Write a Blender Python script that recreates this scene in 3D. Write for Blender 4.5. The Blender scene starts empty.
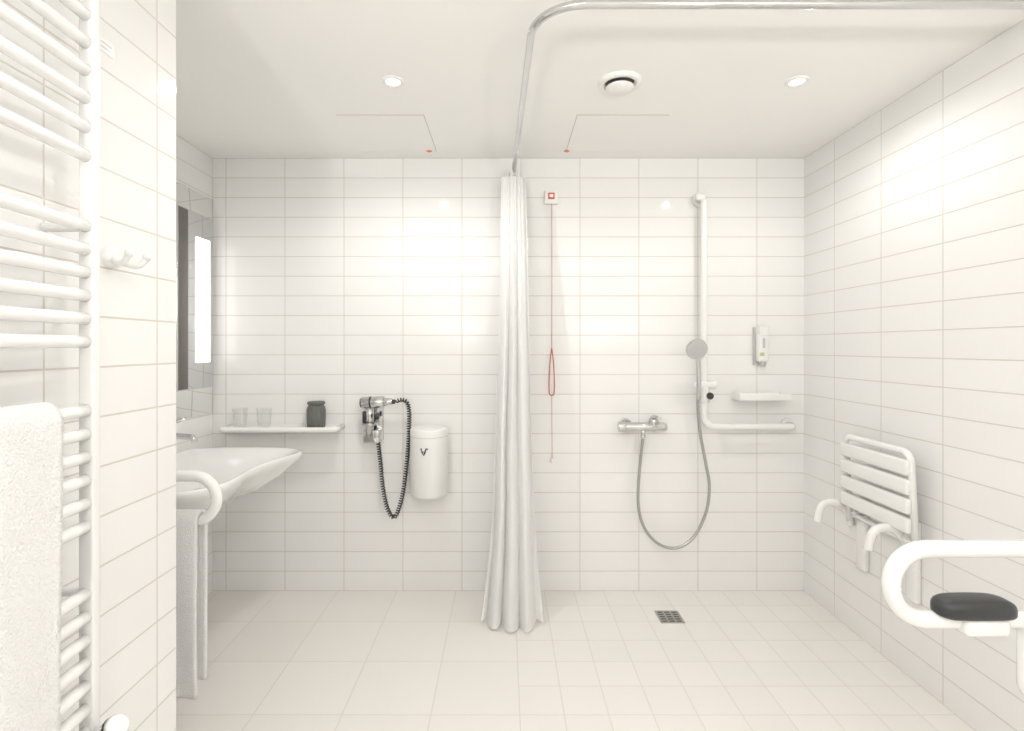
import bpy, bmesh, math, random
from mathutils import Vector, Matrix, noise
random.seed(3)
S=bpy.context.scene
COL=S.collection
try:
    S.view_settings.view_transform='Standard'
    S.view_settings.look='None'
    S.view_settings.gamma=1.12
except Exception: pass

# ------------------------------------------------------------------ materials
def mat(name,col,rough=0.5,metal=0.0,spec=None,trans=0.0,emit=None,es=0,coat=0,ior=None):
    m=bpy.data.materials.new(name); m.use_nodes=True
    b=m.node_tree.nodes['Principled BSDF']
    b.inputs['Base Color'].default_value=(*col,1)
    b.inputs['Roughness'].default_value=rough
    b.inputs['Metallic'].default_value=metal
    if trans: b.inputs['Transmission Weight'].default_value=trans
    if ior: b.inputs['IOR'].default_value=ior
    if coat: b.inputs['Coat Weight'].default_value=coat
    if emit:
        b.inputs['Emission Color'].default_value=(*emit,1)
        b.inputs['Emission Strength'].default_value=es
    nt=m.node_tree
    if not trans and not emit:
        tc=nt.nodes.new('ShaderNodeTexCoord'); n=nt.nodes.new('ShaderNodeTexNoise')
        n.inputs['Scale'].default_value=30
        mr=nt.nodes.new('ShaderNodeMapRange')
        mr.inputs['To Min'].default_value=max(0.0,rough-0.03); mr.inputs['To Max'].default_value=min(1,rough+0.03)
        nt.links.new(tc.outputs['Object'],n.inputs['Vector'])
        nt.links.new(n.outputs['Fac'],mr.inputs['Value'])
        nt.links.new(mr.outputs['Result'],b.inputs['Roughness'])
    return m

def tile_mat(name,col,grout,uo,vo,tw,th,gw,rough,wall=True,tilt=0.006,shower=None,var=0.010):
    m=bpy.data.materials.new(name); m.use_nodes=True
    nt=m.node_tree; N=nt.nodes; L=nt.links
    b=N['Principled BSDF']
    tc=N.new('ShaderNodeTexCoord'); sp=N.new('ShaderNodeSeparateXYZ')
    L.new(tc.outputs['Object'],sp.inputs[0])
    def M(op,a,c=None,d=None,clamp=False):
        n=N.new('ShaderNodeMath'); n.operation=op; n.use_clamp=clamp
        for i,v in enumerate((a,c,d)):
            if v is None: continue
            if isinstance(v,(int,float)): n.inputs[i].default_value=v
            else: L.new(v,n.inputs[i])
        return n.outputs[0]
    geo=N.new('ShaderNodeNewGeometry')
    if wall:
        sn=N.new('ShaderNodeSeparateXYZ'); L.new(geo.outputs['True Normal'],sn.inputs[0])
        isx=M('GREATER_THAN',M('ABSOLUTE',sn.outputs['X']),0.5)
        u=M('ADD',M('MULTIPLY',sp.outputs['X'],M('SUBTRACT',1.0,isx)),M('MULTIPLY',sp.outputs['Y'],isx))
        v=sp.outputs['Z']
    else:
        u=sp.outputs['X']; v=sp.outputs['Y']
    def grid(u,v,uo,vo,tw,th):
        a=M('DIVIDE',M('SUBTRACT',u,uo),tw); c=M('DIVIDE',M('SUBTRACT',v,vo),th)
        fa=M('FLOOR',a); fc=M('FLOOR',c)
        da=M('MULTIPLY',M('SUBTRACT',0.5,M('ABSOLUTE',M('SUBTRACT',M('SUBTRACT',a,fa),0.5))),tw)
        dc=M('MULTIPLY',M('SUBTRACT',0.5,M('ABSOLUTE',M('SUBTRACT',M('SUBTRACT',c,fc),0.5))),th)
        return M('MINIMUM',da,dc),fa,fc
    d,fa,fc=grid(u,v,uo,vo,tw,th)
    if shower:
        d2,fa2,fc2=grid(u,v,shower[0],shower[1],shower[2],shower[2])
        isS=M('GREATER_THAN',sp.outputs['X'],shower[0])
        def mix(a,c): return M('ADD',M('MULTIPLY',a,M('SUBTRACT',1.0,isS)),M('MULTIPLY',c,isS))
        d=mix(d,d2); fa=mix(fa,fa2); fc=mix(fc,fc2)
    mr=N.new('ShaderNodeMapRange'); mr.interpolation_type='SMOOTHSTEP'
    L.new(d,mr.inputs['Value'])
    mr.inputs['From Min'].default_value=gw*0.5; mr.inputs['From Max'].default_value=gw*0.5+0.0012
    mask=mr.outputs['Result']
    cv=N.new('ShaderNodeCombineXYZ'); L.new(fa,cv.inputs[0]); L.new(fc,cv.inputs[1])
    wn=N.new('ShaderNodeTexWhiteNoise'); wn.noise_dimensions='3D'; L.new(cv.outputs[0],wn.inputs['Vector'])
    hsv=N.new('ShaderNodeHueSaturation'); hsv.inputs['Color'].default_value=(*col,1)
    L.new(M('ADD',1.0-var,M('MULTIPLY',wn.outputs['Value'],2*var)),hsv.inputs['Value'])
    mx=N.new('ShaderNodeMix'); mx.data_type='RGBA'
    L.new(mask,mx.inputs['Factor']); mx.inputs['A'].default_value=(*grout,1)
    L.new(hsv.outputs[0],mx.inputs['B']); L.new(mx.outputs['Result'],b.inputs['Base Color'])
    L.new(M('ADD',M('MULTIPLY',mask,rough-0.7),0.7),b.inputs['Roughness'])
    ns=N.new('ShaderNodeTexNoise'); ns.inputs['Scale'].default_value=9 if wall else 60; ns.inputs['Detail'].default_value=1
    L.new(tc.outputs['Object'],ns.inputs['Vector'])
    h=M('ADD',M('MULTIPLY',mask,0.0008),M('MULTIPLY',ns.outputs['Fac'],0.0010 if wall else 0.0004))
    bp=N.new('ShaderNodeBump'); bp.inputs['Strength'].default_value=0.6; bp.inputs['Distance'].default_value=1.0
    L.new(h,bp.inputs['Height'])
    vs=N.new('ShaderNodeVectorMath'); vs.operation='SUBTRACT'; L.new(wn.outputs['Color'],vs.inputs[0]); vs.inputs[1].default_value=(.5,.5,.5)
    vm=N.new('ShaderNodeVectorMath'); vm.operation='SCALE'; L.new(vs.outputs[0],vm.inputs[0]); vm.inputs['Scale'].default_value=tilt
    va=N.new('ShaderNodeVectorMath'); va.operation='ADD'; L.new(bp.outputs[0],va.inputs[0]); L.new(vm.outputs[0],va.inputs[1])
    vn=N.new('ShaderNodeVectorMath'); vn.operation='NORMALIZE'; L.new(va.outputs[0],vn.inputs[0])
    L.new(vn.outputs[0],b.inputs['Normal'])
    return m

TILE=(0.90,0.893,0.877); GR=(0.64,0.605,0.54)
m_back=tile_mat('glazed_tile_back',TILE,GR,-1.119,0.0,.3,.1,.0026,.04)
m_right=tile_mat('glazed_tile_right',TILE,GR,2.122,0.0,.3,.1,.0026,.06)
m_part=tile_mat('glazed_tile_partition',TILE,GR,1.222,0.0,.3,.1,.0026,.04)
m_left=tile_mat('glazed_tile_left',TILE,GR,2.67,0.0,.3,.1,.0026,.04)
m_floor=tile_mat('floor_tile',(0.89,0.855,0.81),(0.77,0.735,0.675),0.05,2.67,.3,.3,.0026,.35,wall=False,tilt=0.0,shower=(0.05,2.67,.15),var=0.012)
m_ceil=mat('ceiling_paint',(0.945,0.935,0.905),.8)
m_white=mat('white_enamel',(0.89,0.885,0.87),.22,coat=.3)
m_cer=mat('white_ceramic',(0.90,0.895,0.885),.1,coat=.5)
m_plas=mat('white_plastic',(0.88,0.875,0.86),.35)
m_chrome=mat('chrome',(0.62,0.62,0.62),.08,1.0)
m_steel=mat('brushed_steel',(0.42,0.42,0.41),.3,1.0)
m_dsteel=mat('dark_strip_metal',(0.16,0.15,0.14),.3,.8)
m_black=mat('black_rubber',(0.016,0.018,0.020),.4)
m_dark=mat('dark_gap',(0.08,0.075,0.07),.7)
m_red=mat('red_plastic',(0.60,0.08,0.04),.4)
m_cordred=mat('red_cord',(0.55,0.13,0.09),.7)
m_orange=mat('orange_latch',(0.75,0.25,0.08),.5)
m_grey=mat('grey_stoneware',(0.11,0.115,0.10),.6)
m_lgrey=mat('light_grey_plastic',(0.52,0.52,0.51),.4)
m_joint=mat('hatch_joint',(0.50,0.48,0.42),.8)
m_green=mat('green_label',(0.50,0.55,0.22),.5)
m_mirror=mat('mirror_glass',(0.90,0.91,0.905),.01,1.0)
m_tmirror=mat('tinted_mirror_glass',(0.66,0.67,0.67),.02,1.0)
m_emit=mat('lamp_diffuser',(1,1,1),.5,emit=(1,.98,.95),es=6)
m_emit2=mat('tube_diffuser',(1,1,1),.5,emit=(1,.985,.955),es=1.6)

def thin_glass():
    m=bpy.data.materials.new('clear_glass'); m.use_nodes=True; nt=m.node_tree; N=nt.nodes; L=nt.links
    out=[x for x in N if x.type=='OUTPUT_MATERIAL'][0]; N.remove(N['Principled BSDF'])
    t=N.new('ShaderNodeBsdfTransparent'); t.inputs[0].default_value=(.985,.99,.985,1)
    g=N.new('ShaderNodeBsdfGlossy'); g.inputs['Roughness'].default_value=.02; g.inputs['Color'].default_value=(.9,.9,.9,1)
    lw=N.new('ShaderNodeLayerWeight'); lw.inputs['Blend'].default_value=.12
    mx=N.new('ShaderNodeMixShader'); L.new(lw.outputs['Facing'],mx.inputs[0]); L.new(t.outputs[0],mx.inputs[1]); L.new(g.outputs[0],mx.inputs[2]); L.new(mx.outputs[0],out.inputs[0])
    return m
m_glass=thin_glass()

def fabric(name,col,scale,bump,transl=0.0):
    m=mat(name,col,.9); nt=m.node_tree; N=nt.nodes; L=nt.links; b=N['Principled BSDF']
    tc=N.new('ShaderNodeTexCoord'); n=N.new('ShaderNodeTexNoise'); n.inputs['Scale'].default_value=scale; n.inputs['Detail'].default_value=4
    bp=N.new('ShaderNodeBump'); bp.inputs['Distance'].default_value=bump; bp.inputs['Strength'].default_value=.8
    L.new(tc.outputs['Object'],n.inputs['Vector']); L.new(n.outputs['Fac'],bp.inputs['Height']); L.new(bp.outputs[0],b.inputs['Normal'])
    b.inputs['Sheen Weight'].default_value=.2
    if transl:
        tr=N.new('ShaderNodeBsdfTranslucent'); tr.inputs['Color'].default_value=(*col,1)
        mx=N.new('ShaderNodeMixShader'); mx.inputs[0].default_value=transl
        out=[x for x in N if x.type=='OUTPUT_MATERIAL'][0]
        L.new(b.outputs[0],mx.inputs[1]); L.new(tr.outputs[0],mx.inputs[2]); L.new(mx.outputs[0],out.inputs[0])
    return m
m_towel=fabric('terry_cloth',(0.93,0.925,0.915),240,.008)
m_curt=fabric('curtain_cloth',(0.97,0.968,0.96),700,.0003,.35)

# ------------------------------------------------------------------ helpers
def obj_from(name,verts,faces,m,smooth=True,parent=None):
    me=bpy.data.meshes.new(name); me.from_pydata([tuple(v) for v in verts],[],faces)
    bm=bmesh.new(); bm.from_mesh(me); bmesh.ops.recalc_face_normals(bm,faces=bm.faces); bm.to_mesh(me); bm.free()
    if smooth:
        for p in me.polygons: p.use_smooth=True
    me.materials.append(m)
    o=bpy.data.objects.new(name,me); COL.objects.link(o)
    if parent: setp(o,parent)
    return o
def setp(o,p):
    o.parent=p; o.matrix_parent_inverse=Matrix.Translation(p.location).inverted()
def group(name,loc):
    e=bpy.data.objects.new(name,None); e.empty_display_size=.05; e.location=loc; COL.objects.link(e); return e
def box(name,lo,hi,m,bev=0.0,parent=None,seg=3):
    x0,y0,z0=lo;x1,y1,z1=hi
    bm=bmesh.new(); bmesh.ops.create_cube(bm,size=1)
    for v in bm.verts:
        v.co=Vector(((x0+x1)/2+v.co.x*(x1-x0),(y0+y1)/2+v.co.y*(y1-y0),(z0+z1)/2+v.co.z*(z1-z0)))
    if bev: bmesh.ops.bevel(bm,geom=list(bm.edges),offset=bev,segments=seg,affect='EDGES',profile=.5)
    me=bpy.data.meshes.new(name); bm.to_mesh(me); bm.free(); me.materials.append(m)
    if bev:
        for p in me.polygons: p.use_smooth=True
    o=bpy.data.objects.new(name,me); COL.objects.link(o)
    if parent: setp(o,parent)
    return o
def tube(name,pts,r,m,parent=None,n=16,cap=True,radii=None):
    pts=[Vector(p) for p in pts]; V=[];F=[]
    T=[]
    for i in range(len(pts)):
        a=pts[max(0,i-1)]; b=pts[min(len(pts)-1,i+1)]; T.append((b-a).normalized())
    up=Vector((0,0,1)) if abs(T[0].z)<.9 else Vector((0,1,0))
    nrm=(up-T[0]*up.dot(T[0])).normalized()
    for i,p in enumerate(pts):
        if i: 
            q=T[i-1].rotation_difference(T[i]); nrm=(q@nrm); nrm=(nrm-T[i]*nrm.dot(T[i])).normalized()
        bi=T[i].cross(nrm); rr=radii[i] if radii else r
        for k in range(n):
            a=2*math.pi*k/n; V.append(p+(nrm*math.cos(a)+bi*math.sin(a))*rr)
    for i in range(len(pts)-1):
        for k in range(n):
            F.append((i*n+k,i*n+(k+1)%n,(i+1)*n+(k+1)%n,(i+1)*n+k))
    o=obj_from(name,V,F,m,True,parent)
    if cap:
        bm=bmesh.new(); bm.from_mesh(o.data); bm.verts.ensure_lookup_table()
        e=(len(pts)-1)*n
        bm.faces.new([bm.verts[k] for k in range(n)][::-1]); bm.faces.new([bm.verts[e+k] for k in range(n)])
        bmesh.ops.recalc_face_normals(bm,faces=bm.faces)
        bm.to_mesh(o.data); bm.free()
    return o
def cyl(name,p0,p1,r,m,parent=None,n=32,r1=None,bev=.15):
    p0=Vector(p0);p1=Vector(p1); r1=r if r1 is None else r1
    d=(p1-p0); l=d.length; b=min(bev*min(r,r1),l*.3); u=d.normalized()
    pts=[p0,p0+u*b*.3,p0+u*b,p1-u*b,p1-u*b*.3,p1]
    return tube(name,pts,r,m,parent,n,True,[r-b,r-b*.3,r,r1,r1-b*.3,r1-b])
def fillet(P,R,seg=10):
    P=[Vector(p) for p in P]; out=[P[0]]
    for i in range(1,len(P)-1):
        a=(P[i-1]-P[i]); c=(P[i+1]-P[i]); la=a.length; lc=c.length; a.normalize(); c.normalize()
        ang=a.angle(c); r=R[i-1] if isinstance(R,(list,tuple)) else R
        t=min(r/math.tan(ang/2),la*.499,lc*.499); r=t*math.tan(ang/2)
        ctr=P[i]+(a+c).normalized()*(r/math.sin(ang/2))
        s=P[i]+a*t-ctr; e=P[i]+c*t-ctr
        tot=s.angle(e); ax=s.cross(e).normalized()
        for k in range(seg+1):
            out.append(ctr+Matrix.Rotation(tot*k/seg,3,ax)@s)
    out.append(P[-1]); return out
def cat(P,seg=12,closed=False):
    P=[Vector(p) for p in P]; n=len(P); out=[]
    for i in range(n if closed else n-1):
        g=(lambda j:P[j%n]) if closed else (lambda j:P[max(0,min(n-1,j))])
        a,b,c,d=g(i-1),g(i),g(i+1),g(i+2)
        for k in range(seg):
            t=k/seg
            out.append(.5*((2*b)+(c-a)*t+(2*a-5*b+4*c-d)*t*t+(3*b-a-3*c+d)*t**3))
    if not closed: out.append(P[-1])
    return out
def lathe(name,prof,c,m,parent=None,n=40,axis='Z',ribs=0,ra=0):
    V=[];F=[]
    for r,h in prof:
        for k in range(n):
            a=2*math.pi*k/n; rr=r+(ra*math.cos(a*ribs) if ribs and r>0.001 else 0)
            x,y=rr*math.cos(a),rr*math.sin(a)
            v={'Z':(x,y,h),'Y':(x,h,y),'X':(h,x,y)}[axis]
            V.append(Vector(c)+Vector(v))
    for i in range(len(prof)-1):
        for k in range(n): F.append((i*n+k,i*n+(k+1)%n,(i+1)*n+(k+1)%n,(i+1)*n+k))
    o=obj_from(name,V,F,m,True,parent)
    bm=bmesh.new(); bm.from_mesh(o.data); bmesh.ops.remove_doubles(bm,verts=bm.verts,dist=1e-6); bmesh.ops.recalc_face_normals(bm,faces=bm.faces)
    bm.to_mesh(o.data); bm.free()
    for p in o.data.polygons:p.use_smooth=True
    return o

# ------------------------------------------------------------------ room
CZ=2.2; YR=-1.3
box('wall_back',(-1.586,2.67,0),(1.62,2.77,CZ),m_back)
box('wall_right',(1.52,YR,0),(1.62,2.67,CZ),m_right)
box('wall_left',(-1.586,1.293,0),(-1.486,2.67,CZ),m_left)
box('wall_partition',(-1.586,YR,0),(-.81,1.293,CZ),m_part)
box('wall_rear',(-1.586,YR-.1,0),(1.62,YR,CZ),m_back)
box('floor',(-1.586,YR-.1,-.1),(1.62,2.77,0),m_floor)
box('ceiling',(-1.586,YR-.1,CZ),(1.62,2.77,CZ+.1),m_ceil)
g=group('door_1',(.3,YR,0))
box('leaf',(-.15,YR,0.005),(.80,YR+.03,2.05),m_plas,.004,g)
box('frame_left',(-.22,YR,0.0),(-.16,YR+.05,2.1),m_plas,.003,g)
box('frame_right',(.81,YR,0.0),(.87,YR+.05,2.1),m_plas,.003,g)
box('frame_top',(-.22,YR,2.06),(.87,YR+.05,2.12),m_plas,.003,g)
tube('handle',fillet([(-.08,YR+.03,1.05),(-.08,YR+.08,1.05),(.04,YR+.08,1.05)],.015),.009,m_steel,g)

# ------------------------------------------------------------------ downlights, seen and added
def downlight(x,y,P,R=.024,soft=.02,cone=174):
    g=group('recessed_downlight',(x,y,CZ)); k=R/.024
    lathe('trim_ring',[(.024*k,-.001),(.024*k+.002,-.005),(.024*k+.012,-.006),(.024*k+.016,-.003),(.024*k+.017,0)],(x,y,CZ),m_plas,g)
    lathe('lens',[(0,-.003),(.024*k,-.003)],(x,y,CZ),m_emit,g)
    l=bpy.data.lights.new('downlight_lamp','SPOT'); l.energy=P; l.color=(1,.975,.94)
    l.spot_size=math.radians(cone); l.spot_blend=.6; l.shadow_soft_size=soft
    o=bpy.data.objects.new('downlight_lamp',l); o.location=(x,y,CZ-.03); COL.objects.link(o); setp(o,g)
downlight(-.404,1.895,22,soft=.014); downlight(1.054,1.895,10.5,soft=.014)
downlight(.19,.55,16,.03,.05); downlight(.19,-.6,15,.03,.05)  # out-of-view downlights, added as extra light for the room
# unseen uplights, added behind the camera to brighten the ceiling
for x in (-.5,1.2):
    g=group('added_uplight',(x,-1.25,1.2))
    box('added_lamp_body',(x-.11,YR,1.15),(x+.11,YR+.09,1.21),m_plas,.01,g)
    box('added_lamp_glass',(x-.09,YR+.01,1.208),(x+.09,YR+.08,1.214),m_emit2,.002,g)
    l=bpy.data.lights.new('added_uplight_spot','SPOT'); l.energy=92 if x<0 else 82; l.color=(1,.98,.95)
    l.spot_size=math.radians(140); l.spot_blend=.35; l.shadow_soft_size=.06
    o=bpy.data.objects.new('added_uplight_spot',l); o.location=(x,YR+.05,1.25)
    o.rotation_euler=Vector((0,.35,1.0)).to_track_quat('-Z','Y').to_euler(); COL.objects.link(o); setp(o,g)

# ------------------------------------------------------------------ ceiling vent
g=group('ceiling_vent',(.415,1.9,CZ))
lathe('outer_ring',[(.078,0),(.078,-.006),(.072,-.012),(.058,-.013),(.054,-.006),(.052,0)],(.415,1.9,CZ),m_ceil,g)
lathe('dark_throat',[(0,-.0015),(.056,-.0015)],(.415,1.9,CZ),m_dark,g)
lathe('valve_disc',[(0,-.030),(.034,-.030),(.046,-.026),(.050,-.021),(.042,-.016),(.012,-.014),(.012,-.001)],(.415,1.9,CZ),m_ceil,g)

# ceiling hatches
for (x0,x1,lx) in [(-.70,-.335,-.37),(.298,.68,.302)]:
    g=group('ceiling_access_hatch',((x0+x1)/2,2.37,CZ))
    y0,y1=2.17,2.575; t=.0022; z0=CZ-.0015
    box('panel',(x0+.003,y0+.003,CZ-.001),(x1-.003,y1-.003,CZ),m_ceil,0,g)
    box('joint_front',(x0,y0,z0),(x1,y0+t,CZ),m_joint,0,g)
    box('joint_back',(x0,y1-t/2,z0),(x1,y1,CZ),m_ceil,0,g)
    if x0<0: box('joint_side',(x1-t,y0,z0),(x1,y1,CZ),m_joint,0,g)
    else: box('joint_side',(x0,y0,z0),(x0+t,y1,CZ),m_joint,0,g)
    lathe('latch',[(0,-.010),(.005,-.010),(.007,-.007),(.007,0)],(lx,2.56,CZ),m_orange,g)
    box('latch_tab',(lx-.014,2.563,CZ-.005),(lx+.014,2.573,CZ),m_orange,.002,g)

# ------------------------------------------------------------------ curtain rail + curtain
g=group('shower_curtain_rail',(.06,2.0,2.1))
rz=2.108
pts=[(.04,2.67,rz)]+fillet([(.042,2.64,rz),(.076,1.33,rz),(1.515,1.33,rz)],.135,16)+[(1.52,1.33,rz)]
tube('rail_tube',pts,.011,m_chrome,g)
cyl('end_flange',(.04,2.67,rz),(.041,2.655,rz),.022,m_chrome,g)
cyl('side_flange',(1.52,1.33,rz),(1.505,1.33,rz),.024,m_chrome,g)
g=group('shower_curtain',(.04,2.45,1.1))
def curtain():
    NU=220;NV=110
    ZT=2.050
    def layer(name,nf,ybase,seed,Wk,hem,Ak):
        V=[];F=[]
        for j in range(NV+1):
            t=j/NV
            z=ZT-t*(ZT-hem)
            W=(.062+.022*t+.036*t**2+.024*max(0,t-.7)/.3*max(0,t-.7)/.3)*Wk
            yc=ybase-.20*t**.8
            xc=.040+.006*math.sin(2.2*t+seed)*t - .001*t
            for i in range(NU+1):
                u=i/NU; w=u*2-1
                wob=1.1*noise.noise(Vector((u*2.2,t*1.3+seed,seed)))
                ph=2*math.pi*nf*u+wob*2.2+.35*math.sin(5*u+2.5*t+seed)
                fadein=.35+.65*min(1,t*2.2)
                amp=Ak*fadein*(.012+.018*t)*(1+.6*noise.noise(Vector((u*4,t*2,seed+5))))
                fine=.0035*math.sin(2*math.pi*nf*3.1*u+seed)*(1-t)**2
                x=xc+W*(w+.22/nf*math.cos(ph))+ .012*noise.noise(Vector((u*3,t*3,seed+9)))*t
                y=yc+amp*math.sin(ph)+fine+.060*(w*w)*(.4+.6*t)+.014*noise.noise(Vector((u*2,t*4,seed+3)))*t
                zz=z+ (.020*noise.noise(Vector((u*5,seed,2.0)))-.008*math.cos(w*3))*max(0,(t-.9)*10)
                V.append((x,y,max(zz,.004)))
        for j in range(NV):
            for i in range(NU):
                a=j*(NU+1)+i; F.append((a,a+1,a+NU+2,a+NU+1))
        obj_from(name,V,F,m_curt,True,g)
    layer('cloth_front',3.7,2.49,1.7,1.0,.018,1.0)
    layer('cloth_middle',4.6,2.555,4.2,.93,.030,.9)
    layer('cloth_rear',5.0,2.61,7.9,.80,.035,.6)
curtain()
for k in range(8):
    y=2.46+k*.021
    x=.042+(2.64-y)*.025
    P=[(x+.016*math.cos(a),y,rz-.022+.034*math.sin(a)) for a in [2*math.pi*q/16 for q in range(17)]]
    tube('ring_%d'%(k+1),P,.0016,m_plas,g,6)

# ------------------------------------------------------------------ emergency pull cord
g=group('emergency_pull_cord',(.235,2.66,2.0))
box('housing',(.20,2.645,1.962),(.268,2.67,2.03),m_plas,.006,g)
box('red_button',(.217,2.641,1.985),(.250,2.648,2.018),m_red,.003,g)
box('button_mark',(.224,2.639,1.994),(.243,2.642,2.009),m_plas,.001,g)
tube('cord_upper',[(.236,2.652,1.97),(.237,2.652,1.6),(.236,2.652,1.23)],.0014,m_cordred,g,8)
tube('handle_loop',cat([(.236,2.652,1.235),(.228,2.652,1.17),(.223,2.652,1.08),(.224,2.652,1.01),(.236,2.652,.995),(.248,2.652,1.01),(.249,2.652,1.08),(.244,2.652,1.17),(.236,2.652,1.235)],8),.0030,m_cordred,g,10)
tube('cord_lower',[(.236,2.652,.995),(.238,2.652,.67)],.0012,m_cordred,g,8)
lathe('bead',[(0,-.012),(.008,-.008),(.009,0),(.005,.01),(0,.014)],(.238,2.652,.665),m_plas,g,16)

# ------------------------------------------------------------------ vanity shelf with items
g=group('wall_shelf',(-1.09,2.6,.84))
P=fillet([(-1.385,2.67,.838),(-1.385,2.545,.838),(-.825,2.545,.838),(-.825,2.67,.838)],.03,8)
tube('rim_tube',P,.013,m_white,g)
box('shelf_plate',(-1.38,2.55,.834),(-.83,2.67,.842),m_plas,.002,g)
box('back_rail',(-1.39,2.655,.826),(-.82,2.67,.85),m_white,.004,g)
for gx in (-1.315,-1.195):
    g=group('drinking_glass',(gx,2.60,.845))
    lathe('tumbler',[(0,.001),(.028,.001),(.030,.004),(.036,.095),(.0345,.095),(.0285,.010),(0,.009)],(gx,2.605,.842),m_glass,g,32)
lathe('ribbed_toothbrush_cup',[(0,0),(.038,0),(.042,.005),(.0445,.05),(.0445,.085),(.041,.103),(.036,.107),(.036,.113),(.041,.115),(.0415,.125),(.037,.129),(0,.130)],(-.935,2.60,.842),m_grey,None,96,ribs=16,ra=.0010)

# ------------------------------------------------------------------ hair dryer
g=group('wall_hair_dryer',(-.65,2.6,.88))
box('back_plate',(-.705,2.645,.765),(-.615,2.67,.985),m_chrome,.006,g)
box('holder_body',(-.700,2.585,.765),(-.620,2.65,.83),m_chrome,.008,g)
tube('grip',[(-.668,2.595,.80),(-.668,2.59,.90),(-.665,2.588,.955)],.02,m_chrome,g,24)
cyl('barrel',(-.705,2.585,.965),(-.595,2.585,.970),.029,m_chrome,g)
cyl('band',(-.665,2.585,.9665),(-.655,2.585,.967),.0305,m_black,g,bev=.03)
cyl('rear_cap',(-.711,2.585,.9645),(-.702,2.585,.965),.024,m_black,g)
cyl('nozzle',(-.598,2.585,.970),(-.555,2.585,.972),.022,m_chrome,g,r1=.015)
box('nozzle_slot',(-.559,2.572,.960),(-.540,2.598,.982),m_black,.004,g)
cyl('clamp',(-.635,2.57,.90),(-.615,2.57,.90),.016,m_black,g)
box('side_switch',(-.700,2.572,.865),(-.68,2.60,.925),m_black,.004,g)
tube('holder_ring',[(-.668+.033*math.cos(a),2.59+.033*math.sin(a),.86) for a in [2*math.pi*k/24 for k in range(25)]],.005,m_chrome,g,8)
path=cat([(-.542,2.60,.968),(-.515,2.60,.978),(-.485,2.60,.965),(-.475,2.605,.90),(-.482,2.61,.74),(-.498,2.61,.58),(-.518,2.61,.47),(-.550,2.61,.395),(-.585,2.61,.44),(-.608,2.61,.55),(-.618,2.61,.66),(-.628,2.60,.77)],24)
coil=[];dist=0
for i in range(len(path)-1):
    a,b=path[i],path[i+1]; L_=(b-a).length; t=(b-a).normalized(); yv=Vector((0,1,0)); bi=t.cross(yv).normalized()
    st=max(2,int(L_/.0009))
    for k in range(st):
        s=dist+L_*k/st; p=a+(b-a)*k/st; an=2*math.pi*s/.0125
        coil.append(p+(yv*math.cos(an)+bi*math.sin(an))*.0085)
    dist+=L_
tube('coiled_cable',coil,.0034,m_black,g,6)

# ------------------------------------------------------------------ waste bin
g=group('hanging_waste_bin',(-.372,2.57,.66))
R=.092; cx,cy=-.372,2.575
zb_=.515
lathe('bin_body',[(0,zb_),(R-.012,zb_),(R-.004,zb_+.004),(R,zb_+.013),(R,.80),(R,.839),(R-.004,.844),(R-.014,.846),(R-.016,.835),(0,.835)],(cx,cy,0),m_plas,g,64)
lathe('lid_seam',[(R+.0003,.806),(R+.0007,.807),(R+.0003,.808)],(cx,cy,0),m_lgrey,g,64)
box('mount_plate',(cx-.04,2.655,.55),(cx+.04,2.67,.80),m_plas,.003,g)
def curved_mark(name,strokes,a0,z0):
    for i,(pts,r) in enumerate(strokes):
        P=[]
        for (du,dz) in pts:
            a=math.radians(-90)+(a0+du)/R
            P.append((cx+(R+.0003)*math.cos(a),cy+(R+.0003)*math.sin(a),z0+dz))
        tube(name+'_%d'%(i+1),P,r,m_black,g,8)
curved_mark('pictogram',[([(-.022,.012),(-.014,-.012)],.0030),([(-.010,-.018),(-.003,-.006),(.002,.012)],.0035),([(.001,.014),(.012,.010)],.0027),([(-.016,-.002),(-.004,-.002)],.002),([(-.024,.013),(-.018,.012)],.0026)],-.004,.745)

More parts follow.
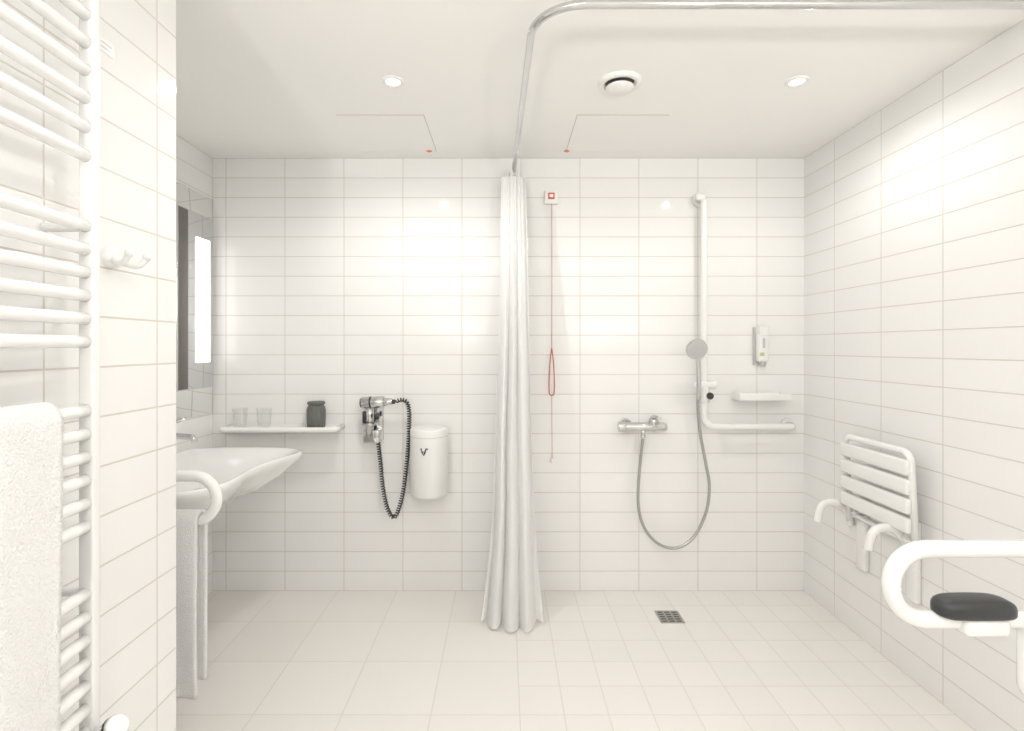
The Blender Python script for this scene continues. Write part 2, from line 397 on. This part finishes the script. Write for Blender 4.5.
# ------------------------------------------------------------------ basin
def basin():
    dz=-.012
    g=group('washbasin',(-1.2,2.1,.77))
    O=cat([(-1.486,2.45,0),(-1.35,2.49,0),(-1.15,2.50,0),(-1.0,2.475,0),(-.935,2.42,0),(-.925,2.345,0),(-.955,2.25,0),(-.98,2.14,0),(-.985,2.04,0),(-.975,1.93,0),(-.975,1.84,0),(-1.0,1.76,0),(-1.07,1.71,0),(-1.2,1.69,0),(-1.35,1.695,0),(-1.486,1.73,0)],8,False)
    C=Vector((-1.24,2.09,0)); n=len(O)
    rings=[(.30,.62,0),(.60,.645,0),(.80,.690,0),(.93,.732,0),(.985,.750,1),(1.0,.762,1),(.998,.772,1),(.985,.777,1),(.96,.777,1),(.93,.772,1),(.86,.762,1),(.74,.735,2),(.60,.705,2),(.40,.682,2),(.15,.676,2)]
    V=[];F=[]
    for s,z,k in rings:
        for p in O:
            q=C+(p-C)*s
            if k==2 : q.x=C.x+(p.x-C.x)*s*.92+.02
            if k==1 and p.x<-1.47: q.x=min(q.x,-1.486+(1-s)*.6)
            q.x=max(q.x,-1.486)
            V.append((q.x,q.y,z+dz))
    for i in range(len(rings)-1):
        for k in range(n): F.append((i*n+k,i*n+(k+1)%n,(i+1)*n+(k+1)%n,(i+1)*n+k))
    e=(len(rings)-1)*n
    F.append(tuple(range(n))[::-1]); F.append(tuple(e+k for k in range(n)))
    obj_from('bowl',V,F,m_cer,True,g)
    lathe('drain_cap',[(0,.008),(.022,.007),(.028,.003),(.03,0)],(-1.22,2.09,.677+dz),m_chrome,g)
    t=group('basin_tap',(-1.40,2.09,.8))
    cyl('body',(-1.40,2.09,.763),(-1.40,2.09,.88),.022,m_chrome,t)
    tube('spout',fillet([(-1.40,2.09,.85),(-1.36,2.09,.89),(-1.24,2.09,.88),(-1.235,2.09,.86)],.02),.012,m_chrome,t)
    tube('lever',[(-1.41,2.09,.885),(-1.36,2.09,.925),(-1.27,2.09,.955)],.006,m_chrome,t)
    tube('siphon_trap',fillet([(-1.24,2.09,.615),(-1.24,2.09,.50),(-1.33,2.09,.50),(-1.33,2.09,.57),(-1.486,2.09,.57)],.03),.016,m_chrome,g)
basin()

# ------------------------------------------------------------------ folding grab rails
def fold_rail(y,xt,xw,sgn,pad):
    g=group('folding_grab_rail',((xt+xw)/2,y,.77))
    zt,zb=.842,.703
    P=fillet([(xw-sgn*-.02,y,zt),(xt,y,zt),(xt,y,zb),(xw-sgn*-.02,y,zb)],(zt-zb)/2*.999,14)
    tube('bent_tube',P,.0165,m_white,g,20)
    a,b=sorted((xw,xw+sgn*.022))
    box('mount_plate',(a,y-.05,.60),(b,y+.05,.93),m_white,.006,g)
    a,b=sorted((xw+sgn*.02,xw+sgn*.09))
    box('hinge_block',(a,y-.028,.67),(b,y+.028,.875),m_white,.012,g)
    return g
g=fold_rail(1.035,.761,1.52,-1,True)
def pad(g,x0,x1,y,z0,z1,m):
    V=[];F=[];n=28;secs=20
    for i in range(secs+1):
        t=i/secs; t=.5-.5*math.cos(math.pi*t); x=x0+(x1-x0)*t
        e=abs(2*t-1); k=max((1-e**6)**.5 if e<1 else 0,.03)
        hy=.029*k; top=z0+(z1-z0)*(.45+.55*k)*(1-.10*(2*t-1)**2); bot=z0+.25*(z1-z0)*(1-k)
        zm=z0+.35*(z1-z0)
        if k<.05: top=zm+.001; bot=zm-.001
        for q in range(n):
            a=2*math.pi*q/n; c,s=math.cos(a),math.sin(a)
            cy_=math.copysign(abs(c)**.55,c)*hy
            sz=math.copysign(abs(s)**.6,s)
            zz=zm+(sz*(top-zm) if s>0 else sz*(zm-bot))
            V.append((x,y+cy_,zz))
    for i in range(secs):
        for q in range(n): F.append((i*n+q,i*n+(q+1)%n,(i+1)*n+(q+1)%n,(i+1)*n+q))
    F.append(tuple(range(n))[::-1]); F.append(tuple(secs*n+q for q in range(n)))
    return obj_from('arm_pad',V,F,m,True,g)
pad(g,.842,.995,1.030,.712,.752,m_black)
box('pad_clip',(.885,1.005,.680),(.975,1.055,.716),m_white,.012,g)
tube('drop_bracket',fillet([(1.03,1.035,.703),(1.03,1.035,.56),(1.10,1.035,.55)],.02),.016,m_white,g)
g2=fold_rail(1.62,-.890,-1.486,1,False)
def towel_drape(name,a0,a1,axis,c,z_top,zf,zb,off,mt,thick=.012,wave=.004,seed=0):
    prof=[]
    nz=40
    for k in range(nz+1): prof.append((-off,zf+(z_top-off-zf)*k/nz))
    for k in range(1,12): 
        a=math.pi*k/12; prof.append((-off*math.cos(a),z_top-off+off*math.sin(a)))
    for k in range(nz+1): prof.append((off,z_top-off-(z_top-off-zb)*k/nz))
    V=[];F=[];NA=50
    for i in range(NA+1):
        s=a0+(a1-a0)*i/NA
        for (o_,z) in prof:
            dr=max(0,z_top-z)
            w=wave*math.sin(s*38+seed+3*z)*min(1,dr*3)
            ww=w*(1 if o_<0 else .5)
            if axis=='X': V.append((s,c+o_+ww,z))
            else: V.append((c-o_-ww,s,z))
    m_=len(prof)
    for i in range(NA):
        for k in range(m_-1): F.append((i*m_+k,i*m_+k+1,(i+1)*m_+k+1,(i+1)*m_+k))
    o=obj_from(name,V,F,mt,True)
    md=o.modifiers.new('sol','SOLIDIFY'); md.thickness=thick; md.offset=0
    return o
towel_drape('hanging_hand_towel',-1.30,-.935,'X',1.62,.732,.175,.20,.027,m_towel,.011,.006,1)

# ------------------------------------------------------------------ mirror with strip light
g=group('mirror',(-1.48,2.0,1.45))
box('glass',(-1.486,1.32,.907),(-1.480,2.655,1.985),m_mirror,.001,g)
box('edge_back',(-1.486,2.655,.905),(-1.480,2.661,1.987),m_lgrey,0,g)
g=group('mirror_strip_light',(-1.47,2.5,1.45))
box('light_housing',(-1.4798,2.355,1.04),(-1.468,2.645,1.88),m_tmirror,.002,g)
box('dark_strip',(-1.4685,2.36,1.045),(-1.466,2.43,1.875),m_dsteel,.001,g)  # narrow dark metallic strip on the housing
box('diffuser',(-1.468,2.495,1.165),(-1.462,2.605,1.765),m_emit2,.002,g)

# ------------------------------------------------------------------ shower rail, head, mixer
g=group('shower_grab_rail',(1.0,2.6,1.4))
yb=2.60
P=fillet([(.985,2.67,1.985),(.985,yb,1.985),(.985,yb,.845),(1.435,yb,.845),(1.435,2.67,.845)],[.03,.055,.03],10)
tube('bent_tube',P,.0165,m_white,g,20)
for (x,z) in [(.985,1.985),(1.435,.845)]:
    cyl('flange',(x,2.67,z),(x,2.658,z),.036,m_white,g)
cyl('mid_stub',(.985,2.67,.95),(.985,2.60,.95),.014,m_white,g)
box('top_cap',(.945,2.585,1.965),(.990,2.615,2.0),m_white,.01,g)
box('slider_clamp',(.935,2.575,1.035),(1.045,2.625,1.07),m_white,.012,g)
cyl('slider_knob',(1.005,2.59,1.00),(1.005,2.565,1.00),.017,m_black,g)
cyl('slider_lower',(.985,2.60,.965),(.985,2.60,1.045),.025,m_white,g)
g=group('hand_shower',(.95,2.56,1.1))
tube('handle',cat([(.945,2.565,.985),(.945,2.56,1.06),(.938,2.545,1.14),(.926,2.53,1.20)],6),.011,m_chrome,g,16)
hc=Vector((.920,2.515,1.228)); hd=Vector((-.08,-1,-.35)).normalized()
tube('head',[hc-hd*.022,hc-hd*.016,hc-hd*.004,hc+hd*.004],.05,m_chrome,g,36,True,[.02,.038,.052,.050])
tube('spray_face',[hc+hd*.0035,hc+hd*.006],.046,m_lgrey,g,36)
hp=cat([(.945,2.57,.99),(.950,2.585,.93),(.965,2.59,.80),(.995,2.60,.66),(1.012,2.60,.55),(.995,2.60,.42),(.935,2.60,.30),(.85,2.60,.245),(.76,2.60,.265),(.69,2.60,.345),(.660,2.60,.46),(.665,2.60,.62),(.683,2.60,.785)],14)
tube('hose',hp,.0075,m_steel,g,14,True)
g=group('shower_mixer',(.68,2.6,.845))
cyl('body',(.575,2.60,.845),(.79,2.60,.845),.022,m_chrome,g)
cyl('end_knob',(.560,2.60,.845),(.598,2.60,.845),.026,m_chrome,g)
for x in (.61,.755):
    cyl('escutcheon',(x,2.67,.845),(x,2.655,.845),.034,m_chrome,g)
    cyl('union',(x,2.66,.845),(x,2.60,.845),.015,m_chrome,g)
cyl('cartridge',(.735,2.60,.845),(.735,2.60,.885),.023,m_chrome,g)
tube('lever',[(.735,2.60,.885),(.735,2.585,.893),(.735,2.50,.90)],.008,m_chrome,g,14,True,[.018,.014,.008])
cyl('outlet',(.683,2.60,.83),(.683,2.60,.79),.012,m_chrome,g)
cyl('cap_right',(.785,2.60,.845),(.80,2.60,.845),.019,m_lgrey,g)

# soap shelf
g=group('soap_dish',(1.26,2.6,.99))
box('tray_base',(1.155,2.575,.985),(1.40,2.67,.997),m_plas,.005,g)
box('tray_front',(1.150,2.565,.975),(1.405,2.580,1.012),m_plas,.007,g)
box('tray_left',(1.150,2.570,.975),(1.164,2.67,1.012),m_plas,.006,g)
box('tray_right',(1.391,2.570,.975),(1.405,2.67,1.012),m_plas,.006,g)
# soap dispenser
g=group('soap_dispenser',(1.285,2.63,1.24))
box('bottle',(1.264,2.612,1.165),(1.316,2.655,1.31),m_plas,.012,g)
box('cap',(1.267,2.606,1.295),(1.313,2.66,1.345),m_plas,.010,g)
box('bracket',(1.258,2.655,1.15),(1.322,2.67,1.34),m_lgrey,.004,g)
box('green_label',(1.268,2.610,1.195),(1.290,2.613,1.212),m_green,.001,g)
box('level_window',(1.282,2.6105,1.235),(1.294,2.613,1.285),m_lgrey,.001,g)
box('outlet',(1.280,2.615,1.148),(1.300,2.645,1.168),m_lgrey,.004,g)

# ------------------------------------------------------------------ folded shower seat
g=group('folding_shower_seat',(1.46,2.05,.65))
xs=1.448
P=fillet([(xs+.02,1.875,.50),(xs,1.875,.862),(xs,2.235,.862),(xs+.02,2.235,.50)],.035,10)
tube('frame_tube',P,.0125,m_white,g)
for k in range(4):
    z=.572+k*.069
    box('slat_%d'%(k+1),(xs-.020,1.868,z),(xs+.004,2.242,z+.056),m_white,.009,g)
for (y) in (1.955,2.275):
    tube('support_hook',cat([(1.50,y,.47),(1.487,y,.52),(1.45,y,.560),(1.40,y,.566),(1.368,y,.545),(1.352,y,.485)],10),.0155,m_white,g)
for y in (1.94,2.215):
    box('bracket',(1.497,y-.028,.30),(1.52,y+.028,.60),m_white,.008,g)
    tube('pivot_arm',[(1.505,y,.56),(1.47,y,.53)],.013,m_white,g)
cyl('pivot_rod',(1.478,1.87,.53),(1.478,2.29,.53),.011,m_white,g)

# ------------------------------------------------------------------ floor drain
g=group('floor_drain',(.755,2.41,0))
box('frame',(.70,2.355,0),(.81,2.465,.003),m_steel,.001,g)
for i in range(5):
    for j in range(3):
        x=.709+j*.033; y=2.363+i*.020
        box('slot_%d'%(i*3+j+1),(x,y,.0025),(x+.024,y+.010,.0036),m_dark,0,g)

# ------------------------------------------------------------------ towel radiator
g=group('towel_radiator',(-.73,.65,1.2))
for nm,(y0,y1) in {'post_far':(.912,.931),'post_near':(.33,.349)}.items():
    box(nm,(-.742,y0,.50),(-.716,y1,1.98),m_white,.004,g)
bars=[1.915,1.866,1.817,1.769,1.721,1.673,1.622,1.572]+[1.450-.0402*i for i in range(6)]+[1.129-.0402*i for i in range(6)]+[.811-.0402*i for i in range(7)]
for i,z in enumerate(bars):
    P=[(-.729,.345,z)]+[(-.729+.012*math.sin(math.pi*k/16),.345+.57*k/16,z) for k in range(1,16)]+[(-.729,.915,z)]
    tube('bar_%d'%(i+1),P,.0108,m_white,g,14)
for (y,z) in [(.921,1.450),(.921,.811),(.34,1.45),(.34,.811)]:
    cyl('bracket',(-.8095,y,z),(-.735,y,z),.008,m_white,g)
cyl('valve_body',(-.729,.921,.515),(-.729,.921,.44),.012,m_chrome,g)
cyl('valve_union',(-.729,.921,.49),(-.702,.912,.53),.013,m_chrome,g)
def ribbed(name,p0,d,l,r0,r1,m,parent,ribs=14,ra=.0012):
    t=Vector((0,1,0)); n1=(t-d*t.dot(d)).normalized(); n2=d.cross(n1); n=84; V=[];F=[]
    prof=[(0,0),(r0*.92,0),(r0,l*.08),(r1,l*.9),(r1*.9,l),(0,l)]
    for r,h in prof:
        for k in range(n):
            an=2*math.pi*k/n; rr=r+(ra*math.cos(ribs*an) if r>.005 else 0)
            V.append(p0+d*h+(n1*math.cos(an)+n2*math.sin(an))*rr)
    for i in range(len(prof)-1):
        for k in range(n): F.append((i*n+k,i*n+(k+1)%n,(i+1)*n+(k+1)%n,(i+1)*n+k))
    return obj_from(name,V,F,m,True,parent)
a=Vector((-.714,.914,.541)); d=Vector((.66,-.12,.66)).normalized()
ribbed('thermostat_collar',a,d,.022,.019,.021,m_black,g)
ribbed('thermostat_head',a+d*.018,d,.040,.0225,.021,m_plas,g,ra=.0020)
ribbed('thermostat_band',a+d*.055,d,.007,.0212,.0204,m_black,g,ra=0)
ribbed('thermostat_cap',a+d*.061,d,.008,.0200,.017,m_plas,g,ra=0)
tube('supply_pipe',fillet([(-.729,.921,.45),(-.729,.921,.38),(-.8095,.921,.38)],.02),.008,m_chrome,g)

towel_drape('bath_towel',.40,.822,'Y',-.722,1.147,.40,.60,.024,m_towel,.014,.005,0)

# robe hook
g=group('robe_hook',(-.80,1.08,1.43))
lathe('base_disc',[(0,.014),(.016,.014),(.022,.010),(.024,0)],(-.81,1.075,1.425),m_plas,g,32,'X')
for dy in (-.022,.022):
    tube('prong',cat([(-.80,1.075,1.425),(-.785,1.075+dy*.6,1.412),(-.765,1.075+dy,1.410),(-.752,1.075+dy*1.2,1.425)],8),.0065,m_plas,g,12)
    lathe('prong_tip',[(0,-.009),(.006,-.007),(.009,0),(.006,.007),(0,.009)],(-.751,1.075+dy*1.2,1.428),m_plas,g,16)
g=group('small_sticker_label',(-.81,1.065,1.85))
box('plate',(-.81,1.045,1.835),(-.8085,1.085,1.862),m_plas,.0005,g)
for i in range(2):
    box('print_line_%d'%(i+1),(-.8086,1.050,1.843+i*.009),(-.8081,1.080,1.8455+i*.009),m_lgrey,0,g)

# ------------------------------------------------------------------ world, camera
w=bpy.data.worlds.new('world'); S.world=w; w.use_nodes=True
w.node_tree.nodes['Background'].inputs[0].default_value=(.9,.92,1,1); w.node_tree.nodes['Background'].inputs[1].default_value=.3
cam=bpy.data.cameras.new('camera'); co=bpy.data.objects.new('camera',cam); COL.objects.link(co)
co.location=(0,0,1.24); co.rotation_euler=(math.radians(90),0,0)
cam.sensor_width=36; cam.lens=525/1024*36; cam.shift_x=7/1024; cam.shift_y=-18.5/1024; cam.clip_start=.02
S.camera=co
